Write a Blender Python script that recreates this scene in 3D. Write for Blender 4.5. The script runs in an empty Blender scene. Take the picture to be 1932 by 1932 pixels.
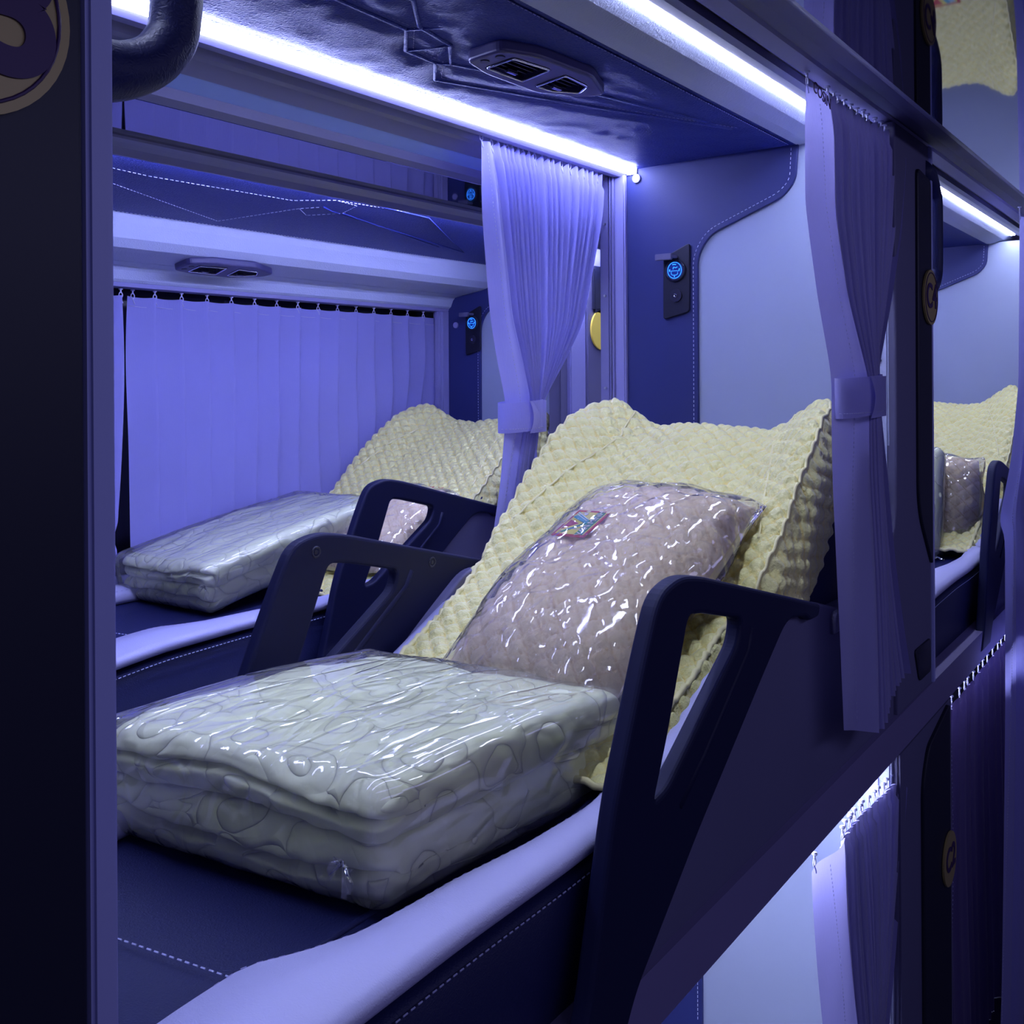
import bpy, bmesh, math, random
import numpy as np
from mathutils import Vector, Matrix
random.seed(7); rng = np.random.default_rng(7)
SC = bpy.context.scene; COL = SC.collection
PI = math.pi

# ------------------------------------------------------------------ camera
F_PX, RO = 1900.0, 0.0066
S_ = 0.5835; C_ = math.sqrt(1 - S_*S_)
right = Vector((S_, -C_, 0)); up = Vector((0, 0, 1)); fwd = Vector((C_, S_, 0))
R2 = math.cos(RO)*right - math.sin(RO)*up; U2 = math.sin(RO)*right + math.cos(RO)*up
cd = bpy.data.cameras.new('camera'); cam = bpy.data.objects.new('camera', cd); COL.objects.link(cam)
m = Matrix((R2, U2, -fwd)).transposed().to_4x4(); cam.matrix_world = m
cd.sensor_width = 36; cd.lens = F_PX/1932*36; cd.shift_y = -(966-714)/1932.0
cd.clip_start = 0.02; cd.clip_end = 60
SC.camera = cam

# ------------------------------------------------------------------ world, exposure, added aisle fill
SC.view_settings.view_transform = 'Standard'; SC.view_settings.look = 'None'
SC.view_settings.gamma = 1; SC.view_settings.use_curve_mapping = False
SC.view_settings.exposure = 0.0
w = bpy.data.worlds.new('world'); SC.world = w; w.use_nodes = True
bg = w.node_tree.nodes['Background']; bg.inputs[0].default_value = (0.16, 0.15, 0.42, 1); bg.inputs[1].default_value = 0.22
LED_COL = (0.44, 0.49, 1.0)
LED_W = (0.62, 0.68, 1.0)
def area(name, loc, rot, sx, sy, power, col):
    l = bpy.data.lights.new(name, 'AREA'); l.shape = 'RECTANGLE'; l.size = sx; l.size_y = sy
    l.energy = power; l.color = col
    o = bpy.data.objects.new(name, l); COL.objects.link(o); o.location = loc; o.rotation_euler = rot
    return o
area('aisle_fill', (0.9, -0.75, 0.36), (math.radians(58), 0, 0), 3.2, 0.12, 5.0, (0.50, 0.50, 1.0))  # added fill lamp, in place of the unseen berths across the aisle

# ------------------------------------------------------------------ materials
def mat(name, col=(.5, .5, .5), rough=.5, metal=0, bump=None, spec=.5, emis=None, estr=0, sheen=0, coat=0, wood=None):
    m = bpy.data.materials.new(name); m.use_nodes = True; nt = m.node_tree; b = nt.nodes['Principled BSDF']
    b.inputs['Base Color'].default_value = (*col, 1); b.inputs['Roughness'].default_value = rough
    b.inputs['Metallic'].default_value = metal; b.inputs['Specular IOR Level'].default_value = spec
    if sheen: b.inputs['Sheen Weight'].default_value = sheen
    if coat: b.inputs['Coat Weight'].default_value = coat
    if emis: b.inputs['Emission Color'].default_value = (*emis, 1); b.inputs['Emission Strength'].default_value = estr
    tc = nt.nodes.new('ShaderNodeTexCoord')
    n0 = nt.nodes.new('ShaderNodeTexNoise'); n0.inputs['Scale'].default_value = 6; n0.inputs['Detail'].default_value = 3
    nt.links.new(tc.outputs['Object'], n0.inputs['Vector'])
    mx = nt.nodes.new('ShaderNodeMix'); mx.data_type = 'RGBA'; mx.blend_type = 'MULTIPLY'
    mx.inputs[0].default_value = 0.12; mx.inputs[6].default_value = (*col, 1)
    nt.links.new(n0.outputs['Fac'], mx.inputs[7]); nt.links.new(mx.outputs[2], b.inputs['Base Color'])
    if bump:
        kind, scale, strength, dist = bump
        if kind == 'leather':
            t = nt.nodes.new('ShaderNodeTexVoronoi'); t.feature = 'DISTANCE_TO_EDGE'; t.inputs['Scale'].default_value = scale
            n1 = nt.nodes.new('ShaderNodeTexNoise'); n1.inputs['Scale'].default_value = scale*.4
            nt.links.new(tc.outputs['Object'], n1.inputs['Vector'])
            va = nt.nodes.new('ShaderNodeVectorMath'); va.operation = 'MULTIPLY_ADD'
            va.inputs[1].default_value = (.012, .012, .012)
            nt.links.new(n1.outputs['Color'], va.inputs[0]); nt.links.new(tc.outputs['Object'], va.inputs[2])
            mp = nt.nodes.new('ShaderNodeMapping'); mp.inputs['Scale'].default_value = (1, .45, 1)
            nt.links.new(va.outputs[0], mp.inputs[0]); nt.links.new(mp.outputs[0], t.inputs['Vector']); out = t.outputs['Distance']
        elif kind == 'fabric':
            wv = nt.nodes.new('ShaderNodeTexNoise'); wv.inputs['Scale'].default_value = scale; wv.inputs['Detail'].default_value = 6
            mp = nt.nodes.new('ShaderNodeMapping'); mp.inputs['Scale'].default_value = (3.5, 3.5, .5)
            nt.links.new(tc.outputs['Object'], mp.inputs[0]); nt.links.new(mp.outputs[0], wv.inputs['Vector']); out = wv.outputs['Fac']
        elif kind == 'floral':
            t = nt.nodes.new('ShaderNodeTexVoronoi'); t.inputs['Scale'].default_value = scale; t.inputs['Randomness'].default_value = 1
            n1 = nt.nodes.new('ShaderNodeTexNoise'); n1.inputs['Scale'].default_value = scale*.8
            nt.links.new(tc.outputs['Object'], n1.inputs['Vector'])
            va = nt.nodes.new('ShaderNodeVectorMath'); va.operation = 'MULTIPLY_ADD'; va.inputs[1].default_value = (.06, .06, .06)
            nt.links.new(n1.outputs['Color'], va.inputs[0]); nt.links.new(tc.outputs['Object'], va.inputs[2])
            nt.links.new(va.outputs[0], t.inputs['Vector'])
            sn = nt.nodes.new('ShaderNodeMath'); sn.operation = 'SINE'
            ml = nt.nodes.new('ShaderNodeMath'); ml.operation = 'MULTIPLY'; ml.inputs[1].default_value = 11
            nt.links.new(t.outputs['Distance'], ml.inputs[0]); nt.links.new(ml.outputs[0], sn.inputs[0])
            ab = nt.nodes.new('ShaderNodeMath'); ab.operation = 'ABSOLUTE'; nt.links.new(sn.outputs[0], ab.inputs[0])
            pw = nt.nodes.new('ShaderNodeMath'); pw.operation = 'POWER'; pw.inputs[1].default_value = .35
            nt.links.new(ab.outputs[0], pw.inputs[0]); out = pw.outputs[0]
        else:
            t = nt.nodes.new('ShaderNodeTexNoise'); t.inputs['Scale'].default_value = scale; t.inputs['Detail'].default_value = 5
            nt.links.new(tc.outputs['Object'], t.inputs['Vector']); out = t.outputs['Fac']
        bp = nt.nodes.new('ShaderNodeBump'); bp.inputs['Strength'].default_value = strength; bp.inputs['Distance'].default_value = dist
        nt.links.new(out, bp.inputs['Height']); nt.links.new(bp.outputs[0], b.inputs['Normal'])
    return m
def curtain_mat(name, col, trans=.35):
    m = mat(name, col, .85, bump=('fabric', 160, .35, .0015), spec=.2, sheen=.3)
    nt = m.node_tree; b = nt.nodes['Principled BSDF']; out = nt.nodes['Material Output']
    tr = nt.nodes.new('ShaderNodeBsdfTranslucent'); tr.inputs[0].default_value = (*col, 1)
    mx = nt.nodes.new('ShaderNodeMixShader'); mx.inputs[0].default_value = trans
    nt.links.new(b.outputs[0], mx.inputs[1]); nt.links.new(tr.outputs[0], mx.inputs[2]); nt.links.new(mx.outputs[0], out.inputs[0])
    return m
def film_mat(name, haze=.1, scale=22, strength=.6, stretch=(1, 1, 1)):
    m = bpy.data.materials.new(name); m.use_nodes = True; nt = m.node_tree; nt.nodes.remove(nt.nodes['Principled BSDF'])
    out = nt.nodes['Material Output']; N = nt.nodes.new; L = nt.links.new
    tc = N('ShaderNodeTexCoord'); mp = N('ShaderNodeMapping'); mp.inputs['Scale'].default_value = stretch; L(tc.outputs['Object'], mp.inputs[0])
    n = N('ShaderNodeTexNoise'); n.inputs['Scale'].default_value = scale*.5; n.inputs['Detail'].default_value = 2; L(mp.outputs[0], n.inputs[0])
    va = N('ShaderNodeVectorMath'); va.operation = 'MULTIPLY_ADD'; va.inputs[1].default_value = (.08, .08, .08)
    L(n.outputs['Color'], va.inputs[0]); L(mp.outputs[0], va.inputs[2])
    v = N('ShaderNodeTexVoronoi'); v.feature = 'DISTANCE_TO_EDGE'; v.inputs['Scale'].default_value = scale; L(va.outputs[0], v.inputs['Vector'])
    mr = N('ShaderNodeMapRange'); mr.inputs[1].default_value = 0; mr.inputs[2].default_value = .13; L(v.outputs['Distance'], mr.inputs[0])
    ad = N('ShaderNodeMath'); ad.operation = 'ADD'; L(mr.outputs[0], ad.inputs[0]); L(n.outputs['Fac'], ad.inputs[1])
    bp = N('ShaderNodeBump'); bp.inputs['Strength'].default_value = strength; bp.inputs['Distance'].default_value = .0024; L(ad.outputs[0], bp.inputs['Height'])
    t = N('ShaderNodeBsdfTransparent'); t.inputs[0].default_value = (.99, .99, 1, 1)
    d = N('ShaderNodeBsdfDiffuse'); d.inputs[0].default_value = (.8, .8, .92, 1)
    g = N('ShaderNodeBsdfGlossy'); g.inputs[0].default_value = (1, 1, 1, 1); g.inputs['Roughness'].default_value = .07; L(bp.outputs[0], g.inputs['Normal'])
    fr = N('ShaderNodeFresnel'); fr.inputs[0].default_value = 1.5; L(bp.outputs[0], fr.inputs['Normal'])
    f2 = N('ShaderNodeMath'); f2.operation = 'MULTIPLY_ADD'; f2.inputs[1].default_value = 1.1; f2.inputs[2].default_value = .015; f2.use_clamp = True; L(fr.outputs[0], f2.inputs[0])
    m1 = N('ShaderNodeMixShader'); m1.inputs[0].default_value = haze; L(t.outputs[0], m1.inputs[1]); L(d.outputs[0], m1.inputs[2])
    m2 = N('ShaderNodeMixShader'); L(f2.outputs[0], m2.inputs[0]); L(m1.outputs[0], m2.inputs[1]); L(g.outputs[0], m2.inputs[2])
    L(m2.outputs[0], out.inputs[0]); return m

M = {}
M['navy'] = mat('navy_leather', (.013, .017, .080), .5, bump=('leather', 330, .35, .0012), spec=.3)
M['navy_ceiling'] = mat('navy_ceiling_leather', (.028, .042, .27), .45, spec=.22, bump=('leather', 260, .7, .002))
M['navy_smooth'] = mat('navy_panel_vinyl', (.024, .033, .16), .5, bump=('leather', 400, .2, .0008))
M['white_leather'] = mat('white_leather', (.50, .50, .74), .45, bump=('leather', 330, .3, .001))
M['cove'] = mat('cove_vinyl', (.50, .54, .74), .5, bump=('leather', 240, .5, .0012))
M['wall'] = mat('partition_vinyl', (.37, .42, .58), .6, bump=('noise', 200, .08, .001))
M['frame'] = mat('armrest_plastic', (.007, .009, .045), .55, bump=('noise', 900, .15, .0004), spec=.22)
M['purple'] = mat('purple_grey_plastic', (.125, .12, .225), .6, bump=('noise', 900, .15, .0004))
M['plumgrey'] = mat('vent_plastic', (.05, .045, .14), .35)
M['blueband'] = mat('blue_film_band', (.33, .46, .92), .35)
M['purple_rail'] = mat('purple_rail_plastic', (.19, .165, .33), .6)
M['strip'] = mat('pale_edge_strip', (.42, .44, .78), .5)
M['lilac'] = mat('lilac_trim', (.30, .29, .56), .45)
M['rail'] = mat('rail_grey', (.22, .22, .38), .4)
M['alu'] = mat('brushed_aluminium', (.62, .63, .72), .32, metal=.6)
M['blk'] = mat('black_plastic', (.012, .012, .035), .4)
M['dark_inset'] = mat('dark_inset', (.004, .005, .022), .5)
M['mirror'] = mat('dark_mirror', (.26, .26, .31), .03, metal=1)
M['stitch'] = mat('stitch_thread', (.55, .58, .85), .7)
M['led'] = mat('led_diffuser', (.9, .9, 1), .5, emis=LED_COL, estr=44)
M['ledb'] = mat('led_diffuser_blue', (.9, .9, 1), .5, emis=LED_COL, estr=105)
M['ledw'] = mat('led_diffuser_white', (.9, .9, 1), .5, emis=LED_W, estr=58)
M['quilt'] = mat('cream_quilted_satin', (.86, .82, .31), .30, bump=('noise', 120, .8, .006), sheen=.3)
M['pillow'] = mat('beige_quilted_satin', (.90, .76, .46), .42, bump=('noise', 130, .6, .005), sheen=.3)
M['pipe'] = mat('piping_cloth', (.86, .80, .38), .6)
M['blanket'] = mat('pale_green_blanket', (.94, .98, .60), .6, bump=('floral', 13, .8, .006), sheen=.3)
for k, cc in (('quilt', (.78, .60, .10)), ('pillow', (.62, .42, .18))):  # seam thread colour, deepened to put crease shade into the quilting
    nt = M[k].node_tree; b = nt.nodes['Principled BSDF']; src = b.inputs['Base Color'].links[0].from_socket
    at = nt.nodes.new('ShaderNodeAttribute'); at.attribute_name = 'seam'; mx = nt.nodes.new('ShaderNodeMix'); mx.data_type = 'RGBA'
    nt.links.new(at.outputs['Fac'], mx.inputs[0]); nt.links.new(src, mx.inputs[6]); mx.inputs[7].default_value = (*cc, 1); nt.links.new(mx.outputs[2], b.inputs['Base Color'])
M['film'] = film_mat('clear_plastic_film', .10, 24, .7)
M['film2'] = film_mat('clear_plastic_film_stretched', .11, 20, .45, (.5, 1.6, 1))
M['curtain'] = curtain_mat('lavender_curtain', (.40, .39, .84), .35)
M['curtain2'] = curtain_mat('lilac_grey_curtain', (.38, .36, .72), .32)
M['pleats'] = curtain_mat('lilac_grey_curtain_shaded', (.30, .28, .58), .04)  # copy of the lilac cloth with the shade of the folds in its colour
M['unlit_curtain'] = curtain_mat('unlit_dark_curtain', (.05, .035, .13), .1)  # curtain that gets no light; its shade is put into this dark colour
M['hook'] = mat('hook_plastic', (.6, .6, .85), .35)
M['gold'] = mat('gold_disc', (.42, .33, .12), .4, metal=.1)
M['yellow'] = mat('yellow_disc', (.95, .72, .08), .4)
M['plum'] = mat('plum_lettering', (.045, .012, .09), .5)
M['chrome'] = mat('chrome', (.8, .8, .9), .12, metal=1)
M['glass'] = mat('night_glass', (.004, .004, .01), .25)
M['usb'] = mat('usb_glow', (.02, .1, .6), .4, emis=(.03, .25, 1), estr=2.2)
M['usbd'] = mat('usb_dark', (.005, .01, .08), .4, emis=(.0, .03, .4), estr=.5)
M['red'] = mat('patch_red', (.45, .01, .03), .6); M['pyel'] = mat('patch_yellow', (.80, .72, .10), .6)
M['pgreen'] = mat('patch_green', (.01, .22, .12), .6); M['pteal'] = mat('patch_teal', (.02, .33, .42), .6)
M['pwhite'] = mat('patch_white', (.8, .8, .8), .6)
M['floor'] = mat('floor_vinyl', (.06, .06, .10), .5)

# ------------------------------------------------------------------ helpers
def tag(o, label=None, cat=None, group=None, kind=None):
    if label: o['label'] = label
    if cat: o['category'] = cat
    if group: o['group'] = group
    if kind: o['kind'] = kind
    return o
def empty(name, loc, label, cat, group=None):
    o = bpy.data.objects.new(name, None); COL.objects.link(o); o.location = loc; o.empty_display_size = .05
    bpy.context.view_layer.update() if False else None
    o.matrix_world = Matrix.Translation(loc)
    return tag(o, label, cat, group)
def mk(name, V, Fc, material, parent=None, smooth=True):
    me = bpy.data.meshes.new(name); me.from_pydata([tuple(map(float, v)) for v in V], [], Fc); me.update()
    if smooth: me.polygons.foreach_set('use_smooth', [True]*len(me.polygons))
    mats = material if isinstance(material, (list, tuple)) else [material]
    for x in mats: me.materials.append(x)
    o = bpy.data.objects.new(name, me); COL.objects.link(o); put(o, parent)
    return o
def put(o, parent):
    # geometry is written in world coordinates; a parent Empty sits at the thing's base
    if parent is not None:
        o.parent = parent
        o.matrix_parent_inverse = Matrix.Translation(-wl(parent))
    return o
def wl(o):
    return o.location + (wl(o.parent) + Vector(o.matrix_parent_inverse.translation) if o.parent else Vector((0, 0, 0)))
def struct(o): o['kind'] = 'structure'; return o
class MB:
    def __init__(s): s.V = []; s.F = []
    def add(s, V, Fc):
        n = len(s.V); s.V += [tuple(v) for v in V]; s.F += [tuple(i+n for i in f) for f in Fc]; return s
    def box(s, x0, x1, y0, y1, z0, z1, b=0):
        bm = bmesh.new(); bmesh.ops.create_cube(bm, size=1)
        for v in bm.verts: v.co = Vector(((x0+x1)/2+v.co.x*(x1-x0), (y0+y1)/2+v.co.y*(y1-y0), (z0+z1)/2+v.co.z*(z1-z0)))
        if b: bmesh.ops.bevel(bm, geom=bm.edges[:], offset=b, segments=2, affect='EDGES')
        bm.verts.index_update(); s.add([v.co for v in bm.verts], [[v.index for v in f.verts] for f in bm.faces]); bm.free(); return s
    def grid(s, G, closeu=False, closev=False):
        nu, nv = len(G), len(G[0]); Fc = []
        for i in range(nu if closeu else nu-1):
            for j in range(nv if closev else nv-1):
                a, b = i, (i+1) % nu; c, d = j, (j+1) % nv
                Fc.append((a*nv+c, b*nv+c, b*nv+d, a*nv+d))
        s.add([p for r in G for p in r], Fc); return s
    def tube(s, path, r, n=8, caps=True):
        P = [Vector(p) for p in path]; G = []; ref = Vector((0.137, 0.31, 0.94)).normalized(); k0 = len(s.V)
        for i, p in enumerate(P):
            t = (P[min(i+1, len(P)-1)]-P[max(i-1, 0)]).normalized()
            a = t.cross(ref).normalized(); b = t.cross(a); rr = r[i] if isinstance(r, (list, tuple)) else r
            G.append([p+rr*(math.cos(q)*a+math.sin(q)*b) for q in [2*PI*k/n for k in range(n)]])
        s.grid(G, closev=True)
        if caps: s.F.append(tuple(k0+k for k in range(n))); s.F.append(tuple(k0+(len(P)-1)*n+k for k in reversed(range(n))))
        return s
    def cyl(s, c, axis, r, h, n=28, bev=0):
        c = Vector(c); ax = Vector(axis).normalized(); p = [c-ax*h/2, c+ax*h/2]
        if bev: return s.tube([p[0], p[0]+ax*bev*.01, p[1]-ax*bev, p[1]], [r, r, r, r-bev], n)
        return s.tube(p, r, n)
    def extr(s, prof, x0, x1, closed=True):
        G = [[(x, y, z) for (y, z) in prof] for x in (x0, x1)]; k0 = len(s.V); n = len(prof)
        s.grid(G, closev=closed)
        if closed: s.F.append(tuple(k0+k for k in range(n))); s.F.append(tuple(k0+n+k for k in reversed(range(n))))
        return s
    def o(s, name, material, parent=None, smooth=False): return mk(name, s.V, s.F, material, parent, smooth)
def rpoly(pts, r=.01, n=5):
    out = []; N = len(pts)
    for i in range(N):
        p = np.array(pts[i][:2], float); a = np.array(pts[i-1][:2], float); b = np.array(pts[(i+1) % N][:2], float)
        ri = pts[i][2] if len(pts[i]) > 2 else r
        u = (a-p); v = (b-p); lu, lv = np.linalg.norm(u), np.linalg.norm(v); d = min(ri, lu*.45, lv*.45)
        if d < 1e-5: out.append(tuple(p)); continue
        A = p+u/lu*d; B = p+v/lv*d
        for k in range(n+1):
            t = k/n; out.append(tuple((1-t)**2*A+2*t*(1-t)*p+t*t*B))
    return out
def plate(name, outline, holes, plane, at, thick, bev, material, parent=None):
    """flat plate with rounded edge; plane 'XZ' (normal Y), 'YZ' (normal X), 'XY' (normal Z); at = centre of thickness"""
    cu = bpy.data.curves.new('c', 'CURVE'); cu.dimensions = '2D'; cu.fill_mode = 'BOTH'
    cu.extrude = max(thick/2-bev, 1e-4); cu.bevel_depth = bev; cu.bevel_resolution = 2; cu.offset = -bev
    for poly in [outline]+holes:
        sp = cu.splines.new('POLY'); sp.points.add(len(poly)-1); sp.use_cyclic_u = True
        for q, p in zip(sp.points, poly): q.co = (p[0], p[1], 0, 1)
    t = bpy.data.objects.new('t', cu); COL.objects.link(t)
    dg = bpy.context.evaluated_depsgraph_get(); me = bpy.data.meshes.new_from_object(t.evaluated_get(dg))
    V = [v.co.copy() for v in me.vertices]; Fc = [tuple(p.vertices) for p in me.polygons]
    bpy.data.objects.remove(t); bpy.data.curves.remove(cu)
    if plane == 'XZ': V = [(v.x, at-v.z, v.y) for v in V]
    elif plane == 'YZ': V = [(at+v.z, v.x, v.y) for v in V]
    else: V = [(v.x, v.y, at+v.z) for v in V]
    return mk(name, V, Fc, material, parent, False)
def text_mesh(name, txt, size, ox, ax, ay, material, parent, depth=.0008, bold=0, cx='CENTER'):
    cu = bpy.data.curves.new('t', 'FONT'); cu.body = txt; cu.size = size; cu.align_x = cx; cu.align_y = 'CENTER'; cu.extrude = depth; cu.offset = bold
    t = bpy.data.objects.new('t', cu); COL.objects.link(t); dg = bpy.context.evaluated_depsgraph_get()
    me = bpy.data.meshes.new_from_object(t.evaluated_get(dg)); ox, ax, ay = Vector(ox), Vector(ax).normalized(), Vector(ay).normalized(); az = ax.cross(ay)
    V = [ox+ax*v.co.x+ay*v.co.y+az*v.co.z for v in me.vertices]; Fc = [tuple(p.vertices) for p in me.polygons]
    bpy.data.objects.remove(t); bpy.data.curves.remove(cu); return mk(name, V, Fc, material, parent, False)
def stitch(name, path, parent, dash=.0045, gap=.0035, r=.0007, material=None):
    P = [Vector(p) for p in path]; mb = MB(); d = 0; nxt = 0
    for a, b in zip(P[:-1], P[1:]):
        L = (b-a).length
        if L < 1e-6: continue
        t = (b-a)/L; q = nxt-d
        while q+dash < L:
            mb.tube([a+t*q, a+t*(q+dash)], r, 4); q += dash+gap
        d += L; nxt = d+max(0, q-L)
    return mb.o(name, material or M['stitch'], parent)
def interp(x, T): return float(np.interp(x, [t[0] for t in T], [t[1] for t in T]))
def sstep(a, b, x): t = min(1, max(0, (x-a)/(b-a))); return t*t*(3-2*t)
def copy_tree(o, off, parent=None, label=None, skip=()):
    c = o.copy(); COL.objects.link(c)
    if parent is None:
        c.location = o.location+Vector(off)
        if label: c['label'] = label
    else: c.parent = parent; c.matrix_parent_inverse = o.matrix_parent_inverse.copy()
    for ch in [x for x in bpy.data.objects if x.parent == o and x.name.split('.')[0] not in skip]: copy_tree(ch, off, c)
    return c
def roundbox(lx, ly, lz, r, n, fn=None):
    bm = bmesh.new(); bmesh.ops.create_cube(bm, size=2); bmesh.ops.subdivide_edges(bm, edges=bm.edges[:], cuts=n, use_grid_fill=True)
    V = []
    for v in bm.verts:
        p = np.array(v.co)*np.array((lx, ly, lz))/2; c = np.clip(p, -(np.array((lx, ly, lz))/2-r), np.array((lx, ly, lz))/2-r)
        d = p-c; L = np.linalg.norm(d); p = c+d/L*r if L > 1e-9 else p
        V.append(fn(p) if fn else p)
    bm.verts.index_update(); Fc = [[v.index for v in f.verts] for f in bm.faces]; bm.free(); return V, Fc
def noise3(p, s, seed=0):
    from mathutils import noise
    return noise.noise(Vector((p[0]*s+seed*7.3, p[1]*s+seed*3.1, p[2]*s)))

PITCH = 1.665
XP = 1.72            # bulkhead behind the berth
# ================================================================== STRUCTURE
struct(MB().box(-1.4, 7.2, -1.3, 1.98, -1.52, -1.45).o('floor', M['floor']))
# outer wall on the window side with its night-dark window
wl_ = MB(); wl_.box(-1.4, 7.2, 1.95, 2.0, -1.45, -.42); wl_.box(-1.4, 7.2, 1.95, 2.0, .20, .60); wl_.box(2.36, 2.5, 1.95, 2.0, -.42, .2)
struct(wl_.o('wall_left', M['rail']))
struct(MB().box(-1.4, 2.36, 1.96, 1.975, -.42, .20).o('window_1', M['glass']))
struct(MB().box(7.1, 7.2, -1.3, 1.98, -1.45, .6).o('wall_back', M['wall']))
struct(MB().box(2.5, 7.1, 1.96, 1.975, -.42, .20).o('window_2', M['glass']))
# ceiling over the middle row: navy leather, far edge trim, cove, rails (profiles run along the coach)
struct(MB().extr([(.935, .402), (.62, .405), (.62, .43), (.935, .43)], -1.2, 7).o('ceiling', M['navy_ceiling']))
struct(MB().extr([(.62, .4045), (.60, .407), (.575, .415), (.557, .4255), (.557, .445), (.62, .445)], -1.2, 7).o('trim_1', M['cove'], smooth=False))
struct(MB().extr([(.5415, .436), (.540, .4275), (.534, .424), (.515, .420), (.503, .421), (.503, .446), (.5415, .446)], -1.2, 7).o('trim_2', M['rail']))
struct(MB().extr([(.503, .432), (.490, .432), (.490, .448), (.503, .448)], -1.2, 7).o('trim_3', M['blk']))
struct(MB().extr([(.490, .4235), (.482, .419), (.462, .424), (.458, .4275), (.49, .448)], -1.2, 7).o('trim_4', M['lilac']))
struct(MB().extr([(.458, .4275), (.4545, .4265), (.452, .424), (.43, .421), (.395, .409), (.378, .396), (.372, .393), (.372, .45), (.49, .449)], -1.2, 7).o('trim_5', M['purple']))
struct(MB().box(-1.2, 7, -.6, .372, .393, .40).o('ceiling_mirror', M['mirror']))
# far side of the middle row and the ceiling of the far aisle
struct(MB().extr([(.9555, .3945), (.965, .389), (.985, .391), (.985, .43), (.9555, .43)], -1.2, 7).o('trim_6', M['lilac']))
struct(MB().extr([(.985, .395), (.995, .395), (1.000, .386), (1.010, .384), (1.036, .372), (1.036, .43), (.985, .43)], -1.2, 7).o('trim_7', M['rail']))
struct(MB().extr([(1.036, .3725), (1.064, .361), (1.068, .43), (1.036, .43)], -1.2, 7).o('trim_8', M['blueband']))
struct(MB().extr([(1.064, .361), (1.072, .350), (1.088, .343), (1.09, .43), (1.066, .43)], -1.2, 7).o('trim_9', M['rail']))
struct(MB().box(-1.2, 7, 1.086, 1.264, .343, .35).o('ceiling_mirror_far', M['mirror']))
struct(MB().extr([(1.262, .345), (1.263, .3395), (1.275, .337), (1.288, .333), (1.297, .324), (1.303, .324), (1.303, .36), (1.262, .36)], -1.2, 7).o('trim_10', M['rail']))
struct(MB().extr([(1.303, .3385), (1.70, .318), (1.70, .37), (1.303, .37)], -1.2, 7).o('ceiling_window_row', M['navy_ceiling']))
# white duct over the window berth
prof = [(1.700, .3175), (1.703, .300), (1.712, .272), (1.730, .256), (1.75, .2515), (1.815, .2415), (1.8155, .2440), (1.8175, .2440), (1.818, .241), (1.845, .236), (1.853, .228), (1.861, .210), (1.868, .205), (1.95, .205), (1.95, .3175)]
struct(MB().extr(prof, .2, 2.289).o('trim_11', M['cove']))
struct(MB().extr([(1.868, .2045), (1.872, .196), (1.905, .195), (1.908, .2045)], .2, 2.289).o('trim_12', M['lilac']))
# low rails beside the upper bunks and the deck between the bunk levels
struct(MB().extr([(.452, -.560), (.500, -.560), (.500, -.632), (.452, -.6215)], -1.2, 7).o('trim_13', M['purple_rail']))
struct(MB().box(-1.2, 7, .50, .952, -.645, -.615).o('trim_14', M['purple']))
struct(MB().extr([(.952, -.562), (1.0, -.562), (1.0, -.63), (.952, -.63)], -1.2, 7).o('trim_15', M['purple']))
struct(MB().box(.1, 7, 1.40, 1.95, -.645, -.60).o('trim_16', M['purple']))

# ================================================================== LED strips
def led(x0, x1, pts, material, label):
    ys = [p[0] for p in pts]; zs = [p[1] for p in pts]
    e = empty('led_strip', ((x0+x1)/2, ys[0], min(zs)), label, 'light strip', None)
    MB().extr(pts, x0, x1).o('diffuser', material, e)
    for x in (x0-.002, x1+.002): MB().box(x-.002, x+.002, min(ys), max(ys), min(zs), max(zs)).o('end_cap', M['rail'], e)
    return e
LA = [(.9555, .3945), (.947, .3915), (.939, .3925), (.9335, .3975), (.933, .4035), (.95, .4035)]
LB = [(.5565, .4265), (.552, .4245), (.546, .4255), (.542, .4285), (.5415, .434), (.55, .436)]
led(.09, XP-.006, LA, M['led'], 'bright blue white light strip along the far ceiling edge above the near berth')
led(.09, XP-.006, LB, M['ledw'], 'slim bright strip along the white cove at top right above the near berth')
led(.09+PITCH, XP+PITCH-.006, LA, M['led'], 'light strip at the inner ceiling edge of the berth beyond the numbered pillar')
led(.09+PITCH, XP+PITCH-.006, LB, M['ledw'], 'slim bright strip over the berth behind the C4 pillar')
led(.5, 2.28, [(1.324, .3365), (1.322, .331), (1.312, .328), (1.305, .330), (1.305, .337)], M['ledb'], 'light strip tucked behind the far aisle rail above the window berth')
led(-.2, XP+PITCH, [(.94, -.646), (.94, -.652), (.92, -.655), (.92, -.646)], M['ledw'], 'light strip under the upper deck above the lower berth')
led(-.2, XP+PITCH, [(.53, -.646), (.53, -.652), (.51, -.655), (.51, -.646)], M['ledw'], 'light strip under the near deck edge above the lower curtain')

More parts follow.
